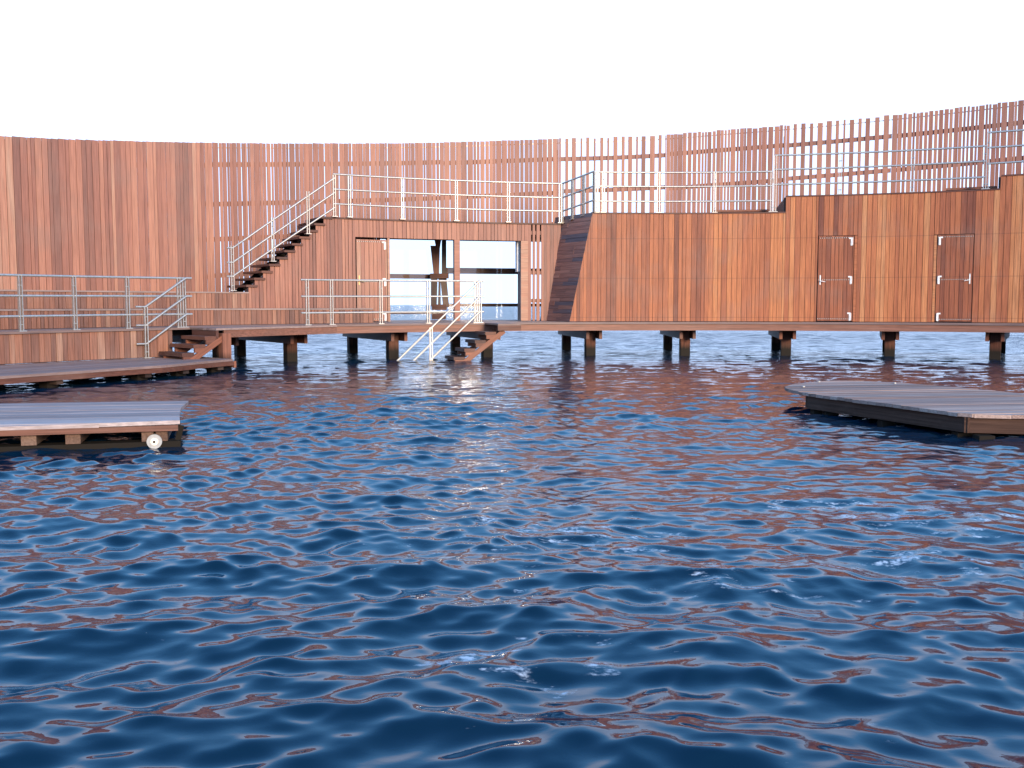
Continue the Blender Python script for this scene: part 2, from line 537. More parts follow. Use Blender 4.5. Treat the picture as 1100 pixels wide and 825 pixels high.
def build_water():
    rng = np.random.default_rng(21)
    th_f = np.linspace(R_(90 - 36), R_(90 + 36), 1000)
    th_b = np.linspace(R_(90 + 36), R_(360 + 90 - 36), 90)[1:-1]
    tt = np.concatenate([th_f, th_b])
    rr = np.concatenate([np.geomspace(1.2, 48, 1300), np.geomspace(48, 9000, 90)[1:]])
    nt_, nr = len(tt), len(rr)
    X = (rr[:, None] * np.cos(tt)[None, :]).astype(np.float32)
    Y = (rr[:, None] * np.sin(tt)[None, :]).astype(np.float32)
    Z = np.zeros_like(X)
    DX = np.zeros_like(X)
    DY = np.zeros_like(X)
    n = 230
    lam = np.exp(rng.uniform(np.log(.07), np.log(1.8), n))
    ang = R_(-84) + rng.normal(0, R_(38), n)
    flip = rng.random(n) < .2
    ang[flip] += R_(150)
    k = 2 * np.pi / lam
    # slope spectrum, peak near 0.8 m
    s = .75 * np.exp(-(np.log(lam / .85) ** 2) / (2 * .33 ** 2)) + 1.1 * np.exp(-(np.log(lam / .21) ** 2) / (2 * .6 ** 2))
    s = s / np.sqrt((s ** 2).sum() / 2) * .205     # rms slope
    amp = s / k
    ph = rng.uniform(0, 2 * np.pi, n)
    spacing = np.maximum(rr * .0031, rr * (R_(72) / 1000))[:, None].astype(np.float32)
    # slow gusts change the height of the waves from place to place
    gust = .85 + .3 * np.sin(.45 * X + 1.3 * np.sin(.31 * Y)) * np.sin(.38 * Y + 1.1 + np.sin(.27 * X))
    gust = gust * np.interp(rr, [8, 17, 30, 60], [1.0, .58, .55, .8])[:, None]   # calmer in the lee of the wall
    far = 1.0 / (1.0 + np.maximum(0, (rr - 60) / 200.0))[:, None].astype(np.float32)
    wx = X + .12 * np.sin(1.1 * Y + .7 * X)
    wy = Y + .12 * np.sin(.9 * X - .6 * Y)
    for i in range(n):
        w = np.clip((lam[i] / spacing - 2.5) / 2.5, 0, 1)
        rows = np.nonzero(w[:, 0] > 0)[0]
        if len(rows) == 0:
            continue
        e = rows[-1] + 1
        cx, cy = math.cos(ang[i]), math.sin(ang[i])
        a = (k[i] * (cx * wx[:e] + cy * wy[:e]) + ph[i]).astype(np.float32)
        am = amp[i] * w[:e] * gust[:e] * far[:e]
        Z[:e] += am * np.cos(a)
        sn = am * np.sin(a)
        DX[:e] -= .8 * cx * sn
        DY[:e] -= .8 * cy * sn
    X += DX
    Y += DY
    co = np.stack([X, Y, Z], -1).reshape(-1, 3)
    co = np.concatenate([co, [[0, 0, 0]]]).astype(np.float32)
    ii = np.arange(nr * nt_).reshape(nr, nt_)
    a = ii[:-1, :]
    b = ii[1:, :]
    quads = np.stack([a, b, np.roll(b, -1, 1), np.roll(a, -1, 1)], -1).reshape(-1, 4)
    tris = np.stack([np.full(nt_, nr * nt_), ii[0], np.roll(ii[0], -1)], -1)
    me = bpy.data.meshes.new('water')
    nq, ntri = len(quads), len(tris)
    me.vertices.add(len(co))
    me.vertices.foreach_set('co', co.ravel())
    me.loops.add(nq * 4 + ntri * 3)
    me.loops.foreach_set('vertex_index', np.concatenate([quads.ravel(), tris.ravel()]).astype(np.int32))
    me.polygons.add(nq + ntri)
    me.polygons.foreach_set('loop_start', np.concatenate([np.arange(nq) * 4, nq * 4 + np.arange(ntri) * 3]).astype(np.int32))
    me.polygons.foreach_set('use_smooth', np.ones(nq + ntri, bool))
    me.update(calc_edges=True)
    me.validate()
    me.materials.append(M['water'])
    o = bpy.data.objects.new('water', me)
    col.objects.link(o)
    tag(o, 'choppy dark blue sea water with scraps of white foam filling the bath', None, None, 'structure')
    return o


build_water()

# ------------------------------------------------------------------ levels
_t148, _t109 = R_(148), R_(108.7)


def zd(t):                       # the boardwalk climbs very slightly round the ring
    return float(np.interp(t, [_t109, R_(170)], [.858, .79]))


ZL = .24                         # low bathing decks
ZU = zz(480, 237.5, RB)          # upper terrace over the left house
ZR = zz(740, 228.5, RF)          # roof terrace of the right house

# ------------------------------------------------------------------ outer slatted wall
TL, TR = R_(198), R_(22)         # both ends lie well outside the photograph
tops = [(0, 146), (60, 149), (120, 151), (180, 152.5), (240, 153.5), (350, 154), (450, 153.5), (540, 151), (600, 149), (660, 147.5), (712, 145), (776, 140),
        (840, 135), (896, 130), (952, 124.5), (1030, 116), (1100, 107.5)]
tab = [cyl(x, y, RO) for x, y in tops]
tab += [(TL, tab[0][1] - .55), (TR, tab[-1][1] + .45)]
ztop = lerp_table(tab)
wall = thing('slatted_wall', P(R_(105), RO, 0), 'tall curved outer wall of upright reddish brown boards, closed at left and gappy at right', 'wall')

tW0, tW1 = th(410, RO), th(590, RO)      # the part behind the open room has no boards below the terrace


def wall_lo(t):
    return ZU - .16 if tW1 < t < tW0 else zd(t) - .05


def g_closed():
    return random.choice((.008, .008, .009, .011))


def g_semi():
    return random.choice((.006, .006, .007, .008, .009, .015))


def g_narrow():
    return random.choice((.007, .010, .013, .019, .025))


def g_medium():
    return random.choice((.007, .020, .027, .036))


def g_open():
    return random.uniform(.10, .135)


W3 = (.075, .10, .125, .15)
secs = [(TL, th(120, RO), g_closed, W3, (.0, .97)), (th(120, RO), th(232, RO), g_semi, W3, (.0, .95)),
        (th(232, RO), th(478, RO), g_narrow, (.055, .075, .10, .145), (.1, .75)), (th(478, RO), th(600, RO), g_narrow, (.075, .10, .125, .155), (.1, .75)),
        (th(600, RO), th(714, RO), g_open, (.055, .09, .12, .145), (.1, .7)), (th(714, RO), th(841, RO), g_medium, (.06, .085, .11, .14), (.15, .75)),
        (th(841, RO), th(953, RO), g_open, (.055, .09, .12, .145), (.15, .75)), (th(953, RO), TR, g_medium, (.06, .085, .11, .14), (.2, .8))]
for (a, b, g, w, tn) in secs:
    m = MB()
    m.slats(a, b + .0006, RO, wall_lo, ztop, g, w, tone=tn, jitter=.018 if g in (g_open, g_medium) else .006)
    m.build('slat_panel', M['screen'], wall)
    for dz in (.57, 1.54, 2.48, 3.4):
        m = MB()
        off = random.uniform(-.03, .03)
        hi = lambda t, d=dz + off: ztop(t) - d + .06
        lo = lambda t, d=dz + off: ztop(t) - d - .06
        mid = (a + b) / 2
        if dz > 3 and ztop(mid) - dz < 1.4:
            continue
        ra, rb = a, b
        if dz > 2 and a > tW0 > b:
            rb = tW0
        if dz > 2 and a > tW1 > b:
            ra = tW1
        m.arcbox(ra - .0004, rb + .0004, RO + .02, RO + .075, lo, hi)
        m.build('wall_rail', M['screen'], wall)
m = MB()
m.arcbox(TL, TR, RO + .016, RO + .03, lambda t: ztop(t) - .135, lambda t: ztop(t) - .105)
m.build('top_strip', M['steel'], wall)
# second skin of boards on the sea side of the closed part
m = MB()
m.slats(TL, th(150, RO), RO + .1, wall_lo, lambda t: ztop(t) - .05, .006, (.11, .13, .15), jitter=0, tone=(0, .3))
m.build('back_skin', M['tread'], wall)
# upright posts where the panels meet
for t, side in [(R_(x), -.04) for x in (190, 180, 172)] + [(q[1], .05 if q[2] is g_open else -.04) for q in secs[:-1]]:
    m = MB()
    n, tg = ez(t), Vector((math.sin(t), -math.cos(t), 0))
    z0, z1 = (ZU - .16 if tW1 < t < tW0 else zd(t) - .2), ztop(t) - .3
    m.box(P(t, RO + .125, (z0 + z1) / 2) + tg * side, n * .045, tg * .03, Vector((0, 0, (z1 - z0) / 2)))
    m.build('wall_post', M['screen'], wall)

# ------------------------------------------------------------------ boardwalk
walk = thing('boardwalk', P(R_(105), RD, 0), 'long curved wooden boardwalk on piles running round the whole bath below the wall', 'boardwalk')
DTL, DTR = R_(176), R_(24)
m = MB()
nb = 36
for k in range(nb):
    r0 = RD + (RO - RD) * k / nb
    r1 = RD + (RO - RD) * (k + 1) / nb - .006
    m.arcbox(DTL, DTR, r0, r1, lambda t: zd(t) - .04, lambda t, e=random.uniform(-.002, .002): zd(t) + e)
m.build('deck_boards', M['deck'], walk)
m = MB()
m.arcbox(th(262, RD), DTR, RD + .03, RD + .075, lambda t: zd(t) - .20, lambda t: zd(t) - .041)
m.build('fascia', M['bench'], walk)
m = MB()
for r in (RD + 1.2, RD + 2.6, RD + 4.0, RO - .1):
    m.arcbox(DTL, DTR, r - .035, r + .035, lambda t: zd(t) - .20, lambda t: zd(t) - .042)
m.build('joist', M['dark'], walk)
# front skirt of upright boards at the left, standing on the low deck
m = MB()
m.slats(DTL, th(185, RD), RD + .05, ZL + .01, lambda t: zd(t) - .042, .009, (.09, .12, .145), tone=(.05, .9), jitter=.0)
m.build('skirt', M['bench'], walk)
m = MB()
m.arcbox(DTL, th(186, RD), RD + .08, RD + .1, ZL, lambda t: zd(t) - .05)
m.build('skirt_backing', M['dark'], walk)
# piles in pairs with a cross beam
RP, RQ = RD + .95, RD + 4.35
pile_px = [(235, 364), (311, 380), (421, 376), (523, 375), (634, 374), (736, 373), (845, 373), (957, 373), (1071, 373)]
angs = [th(x, RP) for x, y in pile_px]
d = angs[-2] - angs[-1]
angs += [angs[-1] - d * (k + 1) for k in range(3)] + [angs[0] + d * (k + 1) for k in range(3)]
for t in angs:
    n, tg = ez(t), Vector((math.sin(t), -math.cos(t), 0))
    for r, w in ((RP, .125), (RQ, .12)):
        m = MB()
        zt = zd(t) - .2
        m.box(P(t, r, (zt - 2.2) / 2), n * w, tg * w, Vector((0, 0, (zt + 2.2) / 2)))
        m.build('pile', M['pile'], walk, bevel=.01)
    for s in (-1, 1):
        m = MB()
        c0, c1 = P(t, RD + .42, zd(t) - .31) + tg * s * .165, P(t, RQ + .25, zd(t) - .31) + tg * s * .165
        m.bar(c0, c1, .075, .22)
        m.build('cross_beam', M['beam'], walk)

# ------------------------------------------------------------------ benches
bench = thing('stepped_bench', P(th(150, RS), RS, zd(2.4)), 'long two step wooden bench of short upright boards below the left wall', 'bench')
tB0, tB1 = R_(174), th(400, RS)
ZS1 = zz(220, 331.5, RS)
ZS2 = zz(220, 313.3, RB)
tS = th(267, RB)
m = MB()
m.slats(tB0, tB1, RS, lambda t: zd(t) + .005, ZS1 - .035, .009, (.07, .095, .12), tone=(.05, .85), jitter=0)
m.build('lower_face', M['bench'], bench)
m = MB()
for k in range(6):
    a = RS - .03 + k * .138
    m.arcbox(tB0, tB1, a, a + .13, ZS1 - .033, ZS1)
m.build('lower_seat', M['deck'], bench)
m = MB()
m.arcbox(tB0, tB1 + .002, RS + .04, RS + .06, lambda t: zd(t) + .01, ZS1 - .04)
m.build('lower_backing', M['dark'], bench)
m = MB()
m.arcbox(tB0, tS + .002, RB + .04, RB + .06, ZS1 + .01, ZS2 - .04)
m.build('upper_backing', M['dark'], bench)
m = MB()
m.slats(tB0, tS, RB, ZS1 + .004, ZS2 - .035, .009, (.07, .095, .12), tone=(.05, .85), jitter=0)
m.build('upper_face', M['bench'], bench)
m = MB()
for k in range(19):
    a = RB - .03 + k * .138
    if a + .13 < RO - .03:
        m.arcbox(tB0, tS, a, a + .13, ZS2 - .033, ZS2)
m.build('upper_seat', M['deck'], bench)
m = MB()
n, tg = ez(tB1), Vector((math.sin(tB1), -math.cos(tB1), 0))
m.box(P(tB1, RS + .42, (zd(tB1) + ZS1) / 2 - .015) + tg * .014, n * .42, tg * .012, Vector((0, 0, (ZS1 - zd(tB1)) / 2 - .02)))
m.build('end_panel', M['bench'], bench)

# ------------------------------------------------------------------ left house with the open room
hl = thing('bath_house', P(th(470, RB), RB, zd(2)), 'board clad bath house with a wide see-through opening and railed terrace on top', 'bath house')
tD0, tD1 = th(383, RB), th(418.5, RB)
tE = th(602, RB)                 # hidden behind the sloping end of the right house
tO1 = th(556.5, RB)
zo = zz(490, 257.5, RB)          # head of the opening
NST = 11
stair_t0, stair_t1 = th(267, RB), th(357, RB)


def stair_z(k):
    return ZS2 + (ZU - ZS2) * (k) / NST


def face_hi(t):                  # boards follow the stair
    if t <= stair_t1:
        return ZU - .045
    k = int((stair_t0 - t) / (stair_t0 - stair_t1) * NST)
    return stair_z(k + 1) - .055


def ltone(t):
    return random.uniform(.05, .7)


m = MB()
m.slats(stair_t0 - .0004, tD0 + .0009, RB, lambda t: (ZS1 + .004 if t > tB1 else zd(t) + .01), face_hi, lambda: random.choice((.008, .008, .009, .012)), (.07, .095, .12), jitter=0, tonefn=ltone)
m.slats(tD0 + .0009, tD1 - .0005, RB, zo + .005, ZU - .045, lambda: random.choice((.008, .012)), (.07, .095), jitter=0, tonefn=ltone)
m.build('front_wall', M['screen'], hl)
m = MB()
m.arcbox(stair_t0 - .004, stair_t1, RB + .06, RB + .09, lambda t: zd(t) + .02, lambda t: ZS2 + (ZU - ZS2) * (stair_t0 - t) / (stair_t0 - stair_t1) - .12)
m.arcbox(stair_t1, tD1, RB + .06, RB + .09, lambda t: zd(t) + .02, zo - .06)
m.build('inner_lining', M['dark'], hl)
m = MB()
m.slats(tD1 - .0005, th(567, RB), RB, zo, ZU - .045, lambda: random.choice((.008, .009, .012)), (.08, .105, .13), jitter=0, tonefn=lambda t: random.uniform(.2, .75))
m.build('lintel_boards', M['screen'], hl)
m = MB()
m.slats(th(567, RB), th(584, RB), RB, lambda t: zd(t) + .01, ZU - .045, lambda: .042, (.065, .085), jitter=0, tonefn=ltone)
for z in (zz(575, 293, RB), zz(575, 323, RB), zz(575, 250, RB)):
    m.arcbox(th(567, RB), th(584, RB), RB + .02, RB + .07, z - .05, z + .05)
m.build('gappy_panel', M['screen'], hl)
m = MB()
m.slats(th(584, RB), tE, RB, lambda t: zd(t) + .01, ZU - .045, .004, (.08, .1), jitter=0, tonefn=lambda t: random.uniform(.0, .35))
m.build('corner_boards', M['screen'], hl)
# jambs and the post in the opening
for (x0, x1, r0, r1) in ((416.5, 419, RB - .02, RB + .12), (488, 494, RB - .03, RB + .10), (559.5, 567, RB - .015, RB + .10)):
    m = MB()
    m.arcbox(th(x0, RB), th(x1, RB), r0, r1, lambda t: zd(t) + .012, zo - .003)
    m.build('jamb' if x0 != 488 else 'opening_post', M['screen'], hl)
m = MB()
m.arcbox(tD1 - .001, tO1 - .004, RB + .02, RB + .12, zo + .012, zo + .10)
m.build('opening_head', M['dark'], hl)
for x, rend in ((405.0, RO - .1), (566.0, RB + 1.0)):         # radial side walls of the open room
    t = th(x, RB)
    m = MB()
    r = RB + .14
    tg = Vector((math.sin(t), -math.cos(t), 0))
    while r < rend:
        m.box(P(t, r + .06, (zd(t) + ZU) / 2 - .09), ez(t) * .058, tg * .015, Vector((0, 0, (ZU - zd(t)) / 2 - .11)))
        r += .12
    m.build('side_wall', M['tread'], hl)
m = MB()
for k in range(19):
    a = RB - .035 + k * .138
    if a + .132 < RO - .03:
        m.arcbox(stair_t1 + .002, tE, a, a + .132, ZU - .04, ZU)
m.build('terrace_boards', M['tread'], hl)
m = MB()
for r in (RB + .18, RB + 1.2, RO - .2):
    m.arcbox(stair_t1, tE, r - .03, r + .03, ZU - .2, ZU - .042)
m.build('terrace_joist', M['dark'], hl)
# sea-side window: rails, post and glass
tG0, tG1 = th(408, RO), th(590, RO)
tGm = th(479, RO)
zgh = zz(490, 258.5, RO)
m = MB()
m.arcbox(tG0, tG1, RO - .05, RO + .05, zgh, ZU - .17)
m.build('window_head', M['dark'], hl)
for (a, b, y0, y1) in ((tG0, tGm, 294.5, 299.5), (tG0, tGm, 334.5, 337.3), (tGm, tG1, 288, 294.3), (tGm, tG1, 326, 329.3)):
    x = 450 if a == tG0 else 520
    m = MB()
    m.arcbox(a, b, RO - .04, RO + .04, zz(x, y1, RO), zz(x, y0, RO))
    m.build('window_rail', M['tread'], hl)
for (a, b) in ((th(409, RO), tGm + .002), (tGm - .002, th(552, RO))):
    m = MB()
    m.arcbox(a, b, RO - .065, RO - .057, zd(a) + .02, zgh - .01)
    m.build('window_pane', M['glass'], hl)
m = MB()
t = th(555.8, RB + .3)
m.box(P(t, RB + .3, (zz(555.8, 259, RB + .3) + zz(555.8, 292, RB + .3)) / 2), ez(t) * .10, Vector((math.sin(t), -math.cos(t), 0)) * .035,
      Vector((0, 0, (zz(555.8, 259, RB + .3) - zz(555.8, 292, RB + .3)) / 2)))
m.build('white_panel', M['white'], hl)


def door(parent, px0, px1, ytop, r, hinge_right, tone, mat):
    t0, t1 = th(px0, r), th(px1, r)
    z0, z1 = zd(t0) + .03, zz((px0 + px1) / 2, ytop, r)
    m = MB()
    m.slats(t0 - .0006, t1 + .0006, r - .006, z0, z1, .008, (.085, .11), jitter=0, tonefn=lambda t: random.uniform(*tone))
    dr = m.build('door', mat, parent)
    m = MB()
    m.arcbox(t0 - .0006, t1 + .0006, r + .012, r + .05, z0, z1)
    m.build('door_core', M['dark'], dr)
    hx = t1 + .004 if hinge_right else t0 - .004
    lx = t0 - .004 if hinge_right else t1 + .004
    for f in (.05, .48, .93):
        z = z0 + (z1 - z0) * f
        m = MB()
        tg = Vector((math.sin(hx), -math.cos(hx), 0))
        s = -1 if hinge_right else 1
        m.box(P(hx, r - .028, z), ez(hx) * .006, tg * .020, Vector((0, 0, .10)))
        m.box(P(hx, r - .026, z + .085) + tg * s * .03, ez(hx) * .005, tg * .032, Vector((0, 0, .018)))
        m.tube([P(hx, r - .036, z - .09) - tg * s * .02, P(hx, r - .036, z + .09) - tg * s * .02], .014, 8)
        m.build('hinge', M['white'], dr)
    m = MB()
    zh = z0 + 1.0
    tg = Vector((math.sin(lx), -math.cos(lx), 0))
    s = 1 if hinge_right else -1
    m.box(P(lx, r - .024, zh + .03), ez(lx) * .005, tg * .014, Vector((0, 0, .12)))
    m.tube([P(lx, r - .025, zh), P(lx, r - .075, zh), P(lx, r - .08, zh) + tg * s * .02, P(lx, r - .08, zh) + tg * s * .12 - Vector((0, 0, .02))], .009, 8)
    m.build('handle', M['brass'] if mat is M['screen'] else M['white'], dr)
    for z in (z0 + .05, z0 + (z1 - z0) * .485, z1 - .05):
        m = MB()
        m.arcbox(t0 - .001, t1 + .001, r - .0215, r - .0185, z - .008, z + .008)
        m.build('screw_row', M['screws'], dr)
    return t0, t1, z0, z1


door(hl, 383, 416.3, 257.5, RB, True, (.35, .9), M['screen'])

# ------------------------------------------------------------------ right house
hr = thing('bath_house', P(th(850, RF), RF, zd(1.4)), 'long closed orange brown bath house with two doors on the right side of the boardwalk', 'bath house')
tF0 = th(612, RF)
tF0t = th(636, RF)
ts1, ts2 = th(842, RF), th(1070, RF)
ZR1 = zz(950, 207.5, RF)
ZR2 = zz(1085, 187.5, RF)
zbase = lambda t: zd(t) + .012


def roof_z(t):
    return ZR if t > ts1 else (ZR1 if t > ts2 else ZR2)


def htone(t):
    # redder boards beside the slope, paler orange ones further right
    x = (tF0 - t) / (tF0 - ts2)
    base = .34 if x < .36 else .66
    return min(1, max(0, random.gauss(base, .2)))


m = MB()
zs = lambda t: zbase(t) + max(0, (tF0 - t)) / (tF0 - tF0t) * (ZR - zbase(t)) if t > tF0t else ZR
t = tF0 - .0002
while t > tF0t + .0002:          # boards cut along the lean of the end wall
    u = max(t - .088 / RF, tF0t)
    a0, a1 = P(t, RF, 0), P(u, RF, 0)
    q = ez(t) * .012
    za, zb, z0 = min(ZR - .03, zs(t) - .01), min(ZR - .03, zs(u) - .01), zbase(t)
    a1 = a1.lerp(a0, .06)
    Z = lambda p, z: Vector((p.x, p.y, z))
    m.quadbox([Z(a0 - q, z0 - .001), Z(a1 - q, z0 - .001), Z(a1 + q, z0 - .001), Z(a0 + q, z0 - .001), Z(a0 - q, max(za, z0)), Z(a1 - q, zb), Z(a1 + q, zb), Z(a0 + q, max(za, z0))], htone(t), grain=2)
    t = u
d1, d2 = (877, 919.5), (1001, 1044.5)
edges = [(tF0t, ts1), (ts1, th(d1[0], RF)), (th(d1[1], RF), th(d2[0], RF)), (th(d2[1], RF), ts2), (ts2, R_(26))]
for a, b in edges:
    m.slats(a, b + .0003, RF, zbase, lambda t: roof_z(t) - .03, lambda: random.choice((.007, .008, .009)), (.085, .11, .13), jitter=0, tonefn=htone)
m.build('front_wall', M['house'], hr)
for (x0, x1), hin, yt in ((d1, True, 253.5), (d2, False, 252.0)):
    a, b = th(x0, RF), th(x1, RF)
    zt = zz((x0 + x1) / 2, yt, RF)
    m = MB()
    m.slats(a - .0004, b + .0004, RF - .004, zt + .012, lambda t: roof_z(t) - .03, .008, (.1, .12), jitter=0, tonefn=lambda t: random.uniform(.05, .65))
    m.build('transom', M['house'], hr)
    # jamb board beside the door on its hinge side
    if hin:
        door(hr, x0 + .5, x1 - 3.5, yt, RF, True, (.05, .38), M['house'])
        m = MB(); m.arcbox(th(x1 - 3.2, RF), b + .0004, RF - .02, RF + .01, zbase(a), zt)
    else:
        door(hr, x0 + 3.5, x1 - .5, yt, RF, False, (.05, .38), M['house'])
        m = MB(); m.arcbox(a - .0004, th(x0 + 3.2, RF), RF - .02, RF + .01, zbase(a), zt)
    m.build('door_jamb', M['house'], hr)
m = MB()
m.arcbox(tF0t - .002, ts1, RF - .03, RO - .06, ZR - .032, ZR)
m.arcbox(ts1 - .0005, ts2, RF - .03, RO - .06, ZR1 - .032, ZR1)
m.arcbox(ts2 - .0005, R_(26), RF - .03, RO - .06, ZR2 - .032, ZR2)
m.build('roof_deck', M['tread'], hr)
for t, za, zb in ((ts1, ZR, ZR1), (ts2, ZR1, ZR2)):
    m = MB()
    tg = Vector((math.sin(t), -math.cos(t), 0))
    m.box(P(t, (RF + RO) / 2, (za + zb) / 2 - .015) + tg * .014, ez(t) * ((RO - RF) / 2 - .08), tg * .012, Vector((0, 0, (zb - za) / 2 - .018)))
    m.build('roof_riser', M['dark'], hr)
m = MB()
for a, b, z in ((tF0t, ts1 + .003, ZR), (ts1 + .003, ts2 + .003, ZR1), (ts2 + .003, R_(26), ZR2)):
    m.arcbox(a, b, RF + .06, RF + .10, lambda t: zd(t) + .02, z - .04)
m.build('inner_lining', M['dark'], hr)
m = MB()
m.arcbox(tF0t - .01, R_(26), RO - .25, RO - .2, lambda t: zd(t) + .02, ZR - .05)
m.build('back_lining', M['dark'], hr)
# leaning end of the house, clad with level boards
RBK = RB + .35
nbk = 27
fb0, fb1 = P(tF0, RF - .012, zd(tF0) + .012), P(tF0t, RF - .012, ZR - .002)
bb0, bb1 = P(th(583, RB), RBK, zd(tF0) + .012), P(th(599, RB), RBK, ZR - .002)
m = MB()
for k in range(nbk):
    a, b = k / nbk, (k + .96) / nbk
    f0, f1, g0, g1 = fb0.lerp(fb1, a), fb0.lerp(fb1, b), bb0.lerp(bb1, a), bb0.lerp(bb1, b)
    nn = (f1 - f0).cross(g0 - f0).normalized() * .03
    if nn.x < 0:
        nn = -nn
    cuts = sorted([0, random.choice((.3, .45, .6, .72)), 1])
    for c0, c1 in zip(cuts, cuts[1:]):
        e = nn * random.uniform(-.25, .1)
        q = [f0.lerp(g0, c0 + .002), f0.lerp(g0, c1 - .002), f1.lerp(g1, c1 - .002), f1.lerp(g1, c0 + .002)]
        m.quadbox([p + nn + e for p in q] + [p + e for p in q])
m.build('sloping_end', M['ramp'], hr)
# low step benches up on the roof
for (xa, xb, r, zb) in ((766, 826, RF + .35, ZR), (1012, 1066, RF + .35, ZR1)):
    bt = thing('roof_step', P(th((xa + xb) / 2, r), r, zb), 'low wooden step on the %s' % ('lowest roof terrace, left of the first rise in the roof' if xa < 900 else 'middle roof terrace, beside the rise at the right edge'), 'step', 'low steps on the right roof')
    m = MB()
    m.arcbox(th(xa, r), th(xb, r), r, r + .9, zb + .05, zb + .10)
    m.build('step_top', M['beam'], bt)
    for x in (xa + 4, xb - 4):
        m = MB()
        t = th(x, r)
        m.box(P(t, r + .45, zb + .025), ez(t) * .42, Vector((math.sin(t), -math.cos(t), 0)) * .04, Vector((0, 0, .024)))
        m.build('step_support', M['dark'], bt)

# ------------------------------------------------------------------ trestle seen through the opening
tr_ = thing('trestle', P(th(472, RO - .35), RO - .35, zd(2)), 'dark wooden trestle with slanting legs inside the open room, seen through the opening', 'trestle')
RT = RO - .3


def T3(x, y):
    t, z = cyl(x, y, RT)
    return P(t, RT, z)


for nm, (xa, xb, ya), (xc, xd, yc) in (('post', (474.6, 479.4, 258.5), (474.6, 479.4, 296)), ('upper_leg', (462.5, 472.5, 264), (466, 471.5, 296)),
                                       ('upper_leg', (466.5, 474.0, 256.5), (468.5, 472.5, 266)), ('lower_leg', (463.0, 470.0, 297), (463.0, 469.0, 329)),
                                       ('lower_leg', (472.8, 479.5, 297), (476.0, 482.5, 330)), ('inner_leg', (471.3, 473.0, 297), (470.5, 473.5, 330))):
    m = MB()
    q = [T3(xc, yc), T3(xd, yc), T3(xd, yc), T3(xc, yc), T3(xa, ya), T3(xb, ya), T3(xb, ya), T3(xa, ya)]
    dy = .05 + .012 * random.random()
    q = [p + Vector((0, dy if k % 4 >= 2 else -dy, 0)) for k, p in enumerate(q)]
    m.quadbox(q)
    m.build(nm, M['dark'] if nm != 'upper_leg' else M['beam'], tr_)
for nm, (x0, x1, y0, y1) in (('cross_piece', (462, 482, 294, 299)), ('foot_block', (464, 480, 327, 333)), ('foot_block', (464, 479, 337, 343))):
    m = MB()
    a, b = T3(x0, y1), T3(x1, y0)
    c = (a + b) / 2
    m.box(c, Vector(((b.x - a.x) / 2, 0, 0)), Vector((0, .12, 0)), Vector((0, 0, (b.z - a.z) / 2)))
    m.build(nm, M['tread'], tr_)


# ------------------------------------------------------------------ wooden stairs
def open_stair(name, label, O, T, N, z, n, rise, going, width, inner):
    """treads between two sawn stringers, going down along T, its width along N"""
    s = thing(name, (O.x, O.y, z - n * rise), label, 'stairs')
    for k in range(1, n + 1):
        m = MB()
        c = O + T * (going * (k - .5)) + N * (inner + width / 2) + Vector((0, 0, z - rise * k + rise * .0 - .035))
        m.box(c, T * (going * .52), N * (width / 2), Vector((0, 0, .036)))
        m.build('tread', M['tread'], s)
    for q in (inner + .16, inner + width - .02):
        m = MB()
        a = O + N * q + Vector((0, 0, z - rise * 1.0 - .13)) + T * 0
        b = a + T * (going * n + .02) + Vector((0, 0, -rise * n))
        m.bar(a + Vector((0, 0, rise * .8)) - T * going * .8, b, .055, .11)
        for k in range(1, n + 1):  # sawn step under each tread
            c = O + T * (going * (k - .5)) + N * q + Vector((0, 0, z - rise * k - .115))
            m.box(c, T * (going * .42), N * .0268, Vector((0, 0, .042)))
        m.build('stringer', M['beam'], s)
    return s


def frame(px, r=RD):
    t = th(px, r)
    return t, P(t, r, 0), Vector((-math.sin(t), math.cos(t), 0)), -ez(t)


# short stair to the low deck at left
t, O, T, N = frame(203)
open_stair('wooden_stairs', 'short open wooden stairs between the boardwalk and the low deck at left', O, T, N, zd(t), 3, .155, .24, 1.0, .12)
tj0, tj1 = th(203, RD), th(357, RD)
rj = lambda q: RD - 1.12 + .85 * (tj0 - q) / (tj0 - tj1)
m = MB()
for k in range(8):               # the boardwalk is wider beside the stairs
    fa, fb = k / 8, (k + .95) / 8
    m.arcbox(tj0, tj1, lambda q, f=fa: rj(q) + (RD - rj(q)) * f, lambda q, f=fb: rj(q) + (RD - rj(q)) * f, lambda q: zd(q) - .04, lambda q: zd(q))
m.build('landing', M['deck'], walk)
m = MB()
m.arcbox(th(214, RD), tj1, lambda q: rj(q) + .02, lambda q: rj(q) + .07, lambda q: zd(q) - .19, lambda q: zd(q) - .041)
m.build('landing_frame', M['bench'], walk)
m = MB()
m.box(O - T * .02 + N * .62 + Vector((0, 0, zd(t) - .12)), T * .03, N * .5, Vector((0, 0, .075)))
m.build('landing_frame', M['tread'], walk)
m = MB()
m.box(O - T * .2 + N * 1.08 + Vector((0, 0, (zd(t) - 2.2) / 2)), T * .09, N * .09, Vector((0, 0, (zd(t) + 2.0) / 2)))
m.build('pile', M['pile'], walk)

# stair into the water
t2, O2, T2, N2 = frame(520)
open_stair('wooden_stairs', 'open wooden stairs going down into the water below the see-through opening', O2, T2, N2, zd(t2), 5, .19, .25, .85, .12)
m = MB()
m.box(O2 - T2 * .30 + N2 * .55 + Vector((0, 0, zd(t2) - .02)), T2 * .28, N2 * .52, Vector((0, 0, .02)))
m.build('landing', M['deck'], walk)
m = MB()
m.box(O2 - T2 * .30 + N2 * 1.04 + Vector((0, 0, zd(t2) - .10)), T2 * .28, N2 * .03, Vector((0, 0, .06)))
m.build('landing_frame', M['tread'], walk)

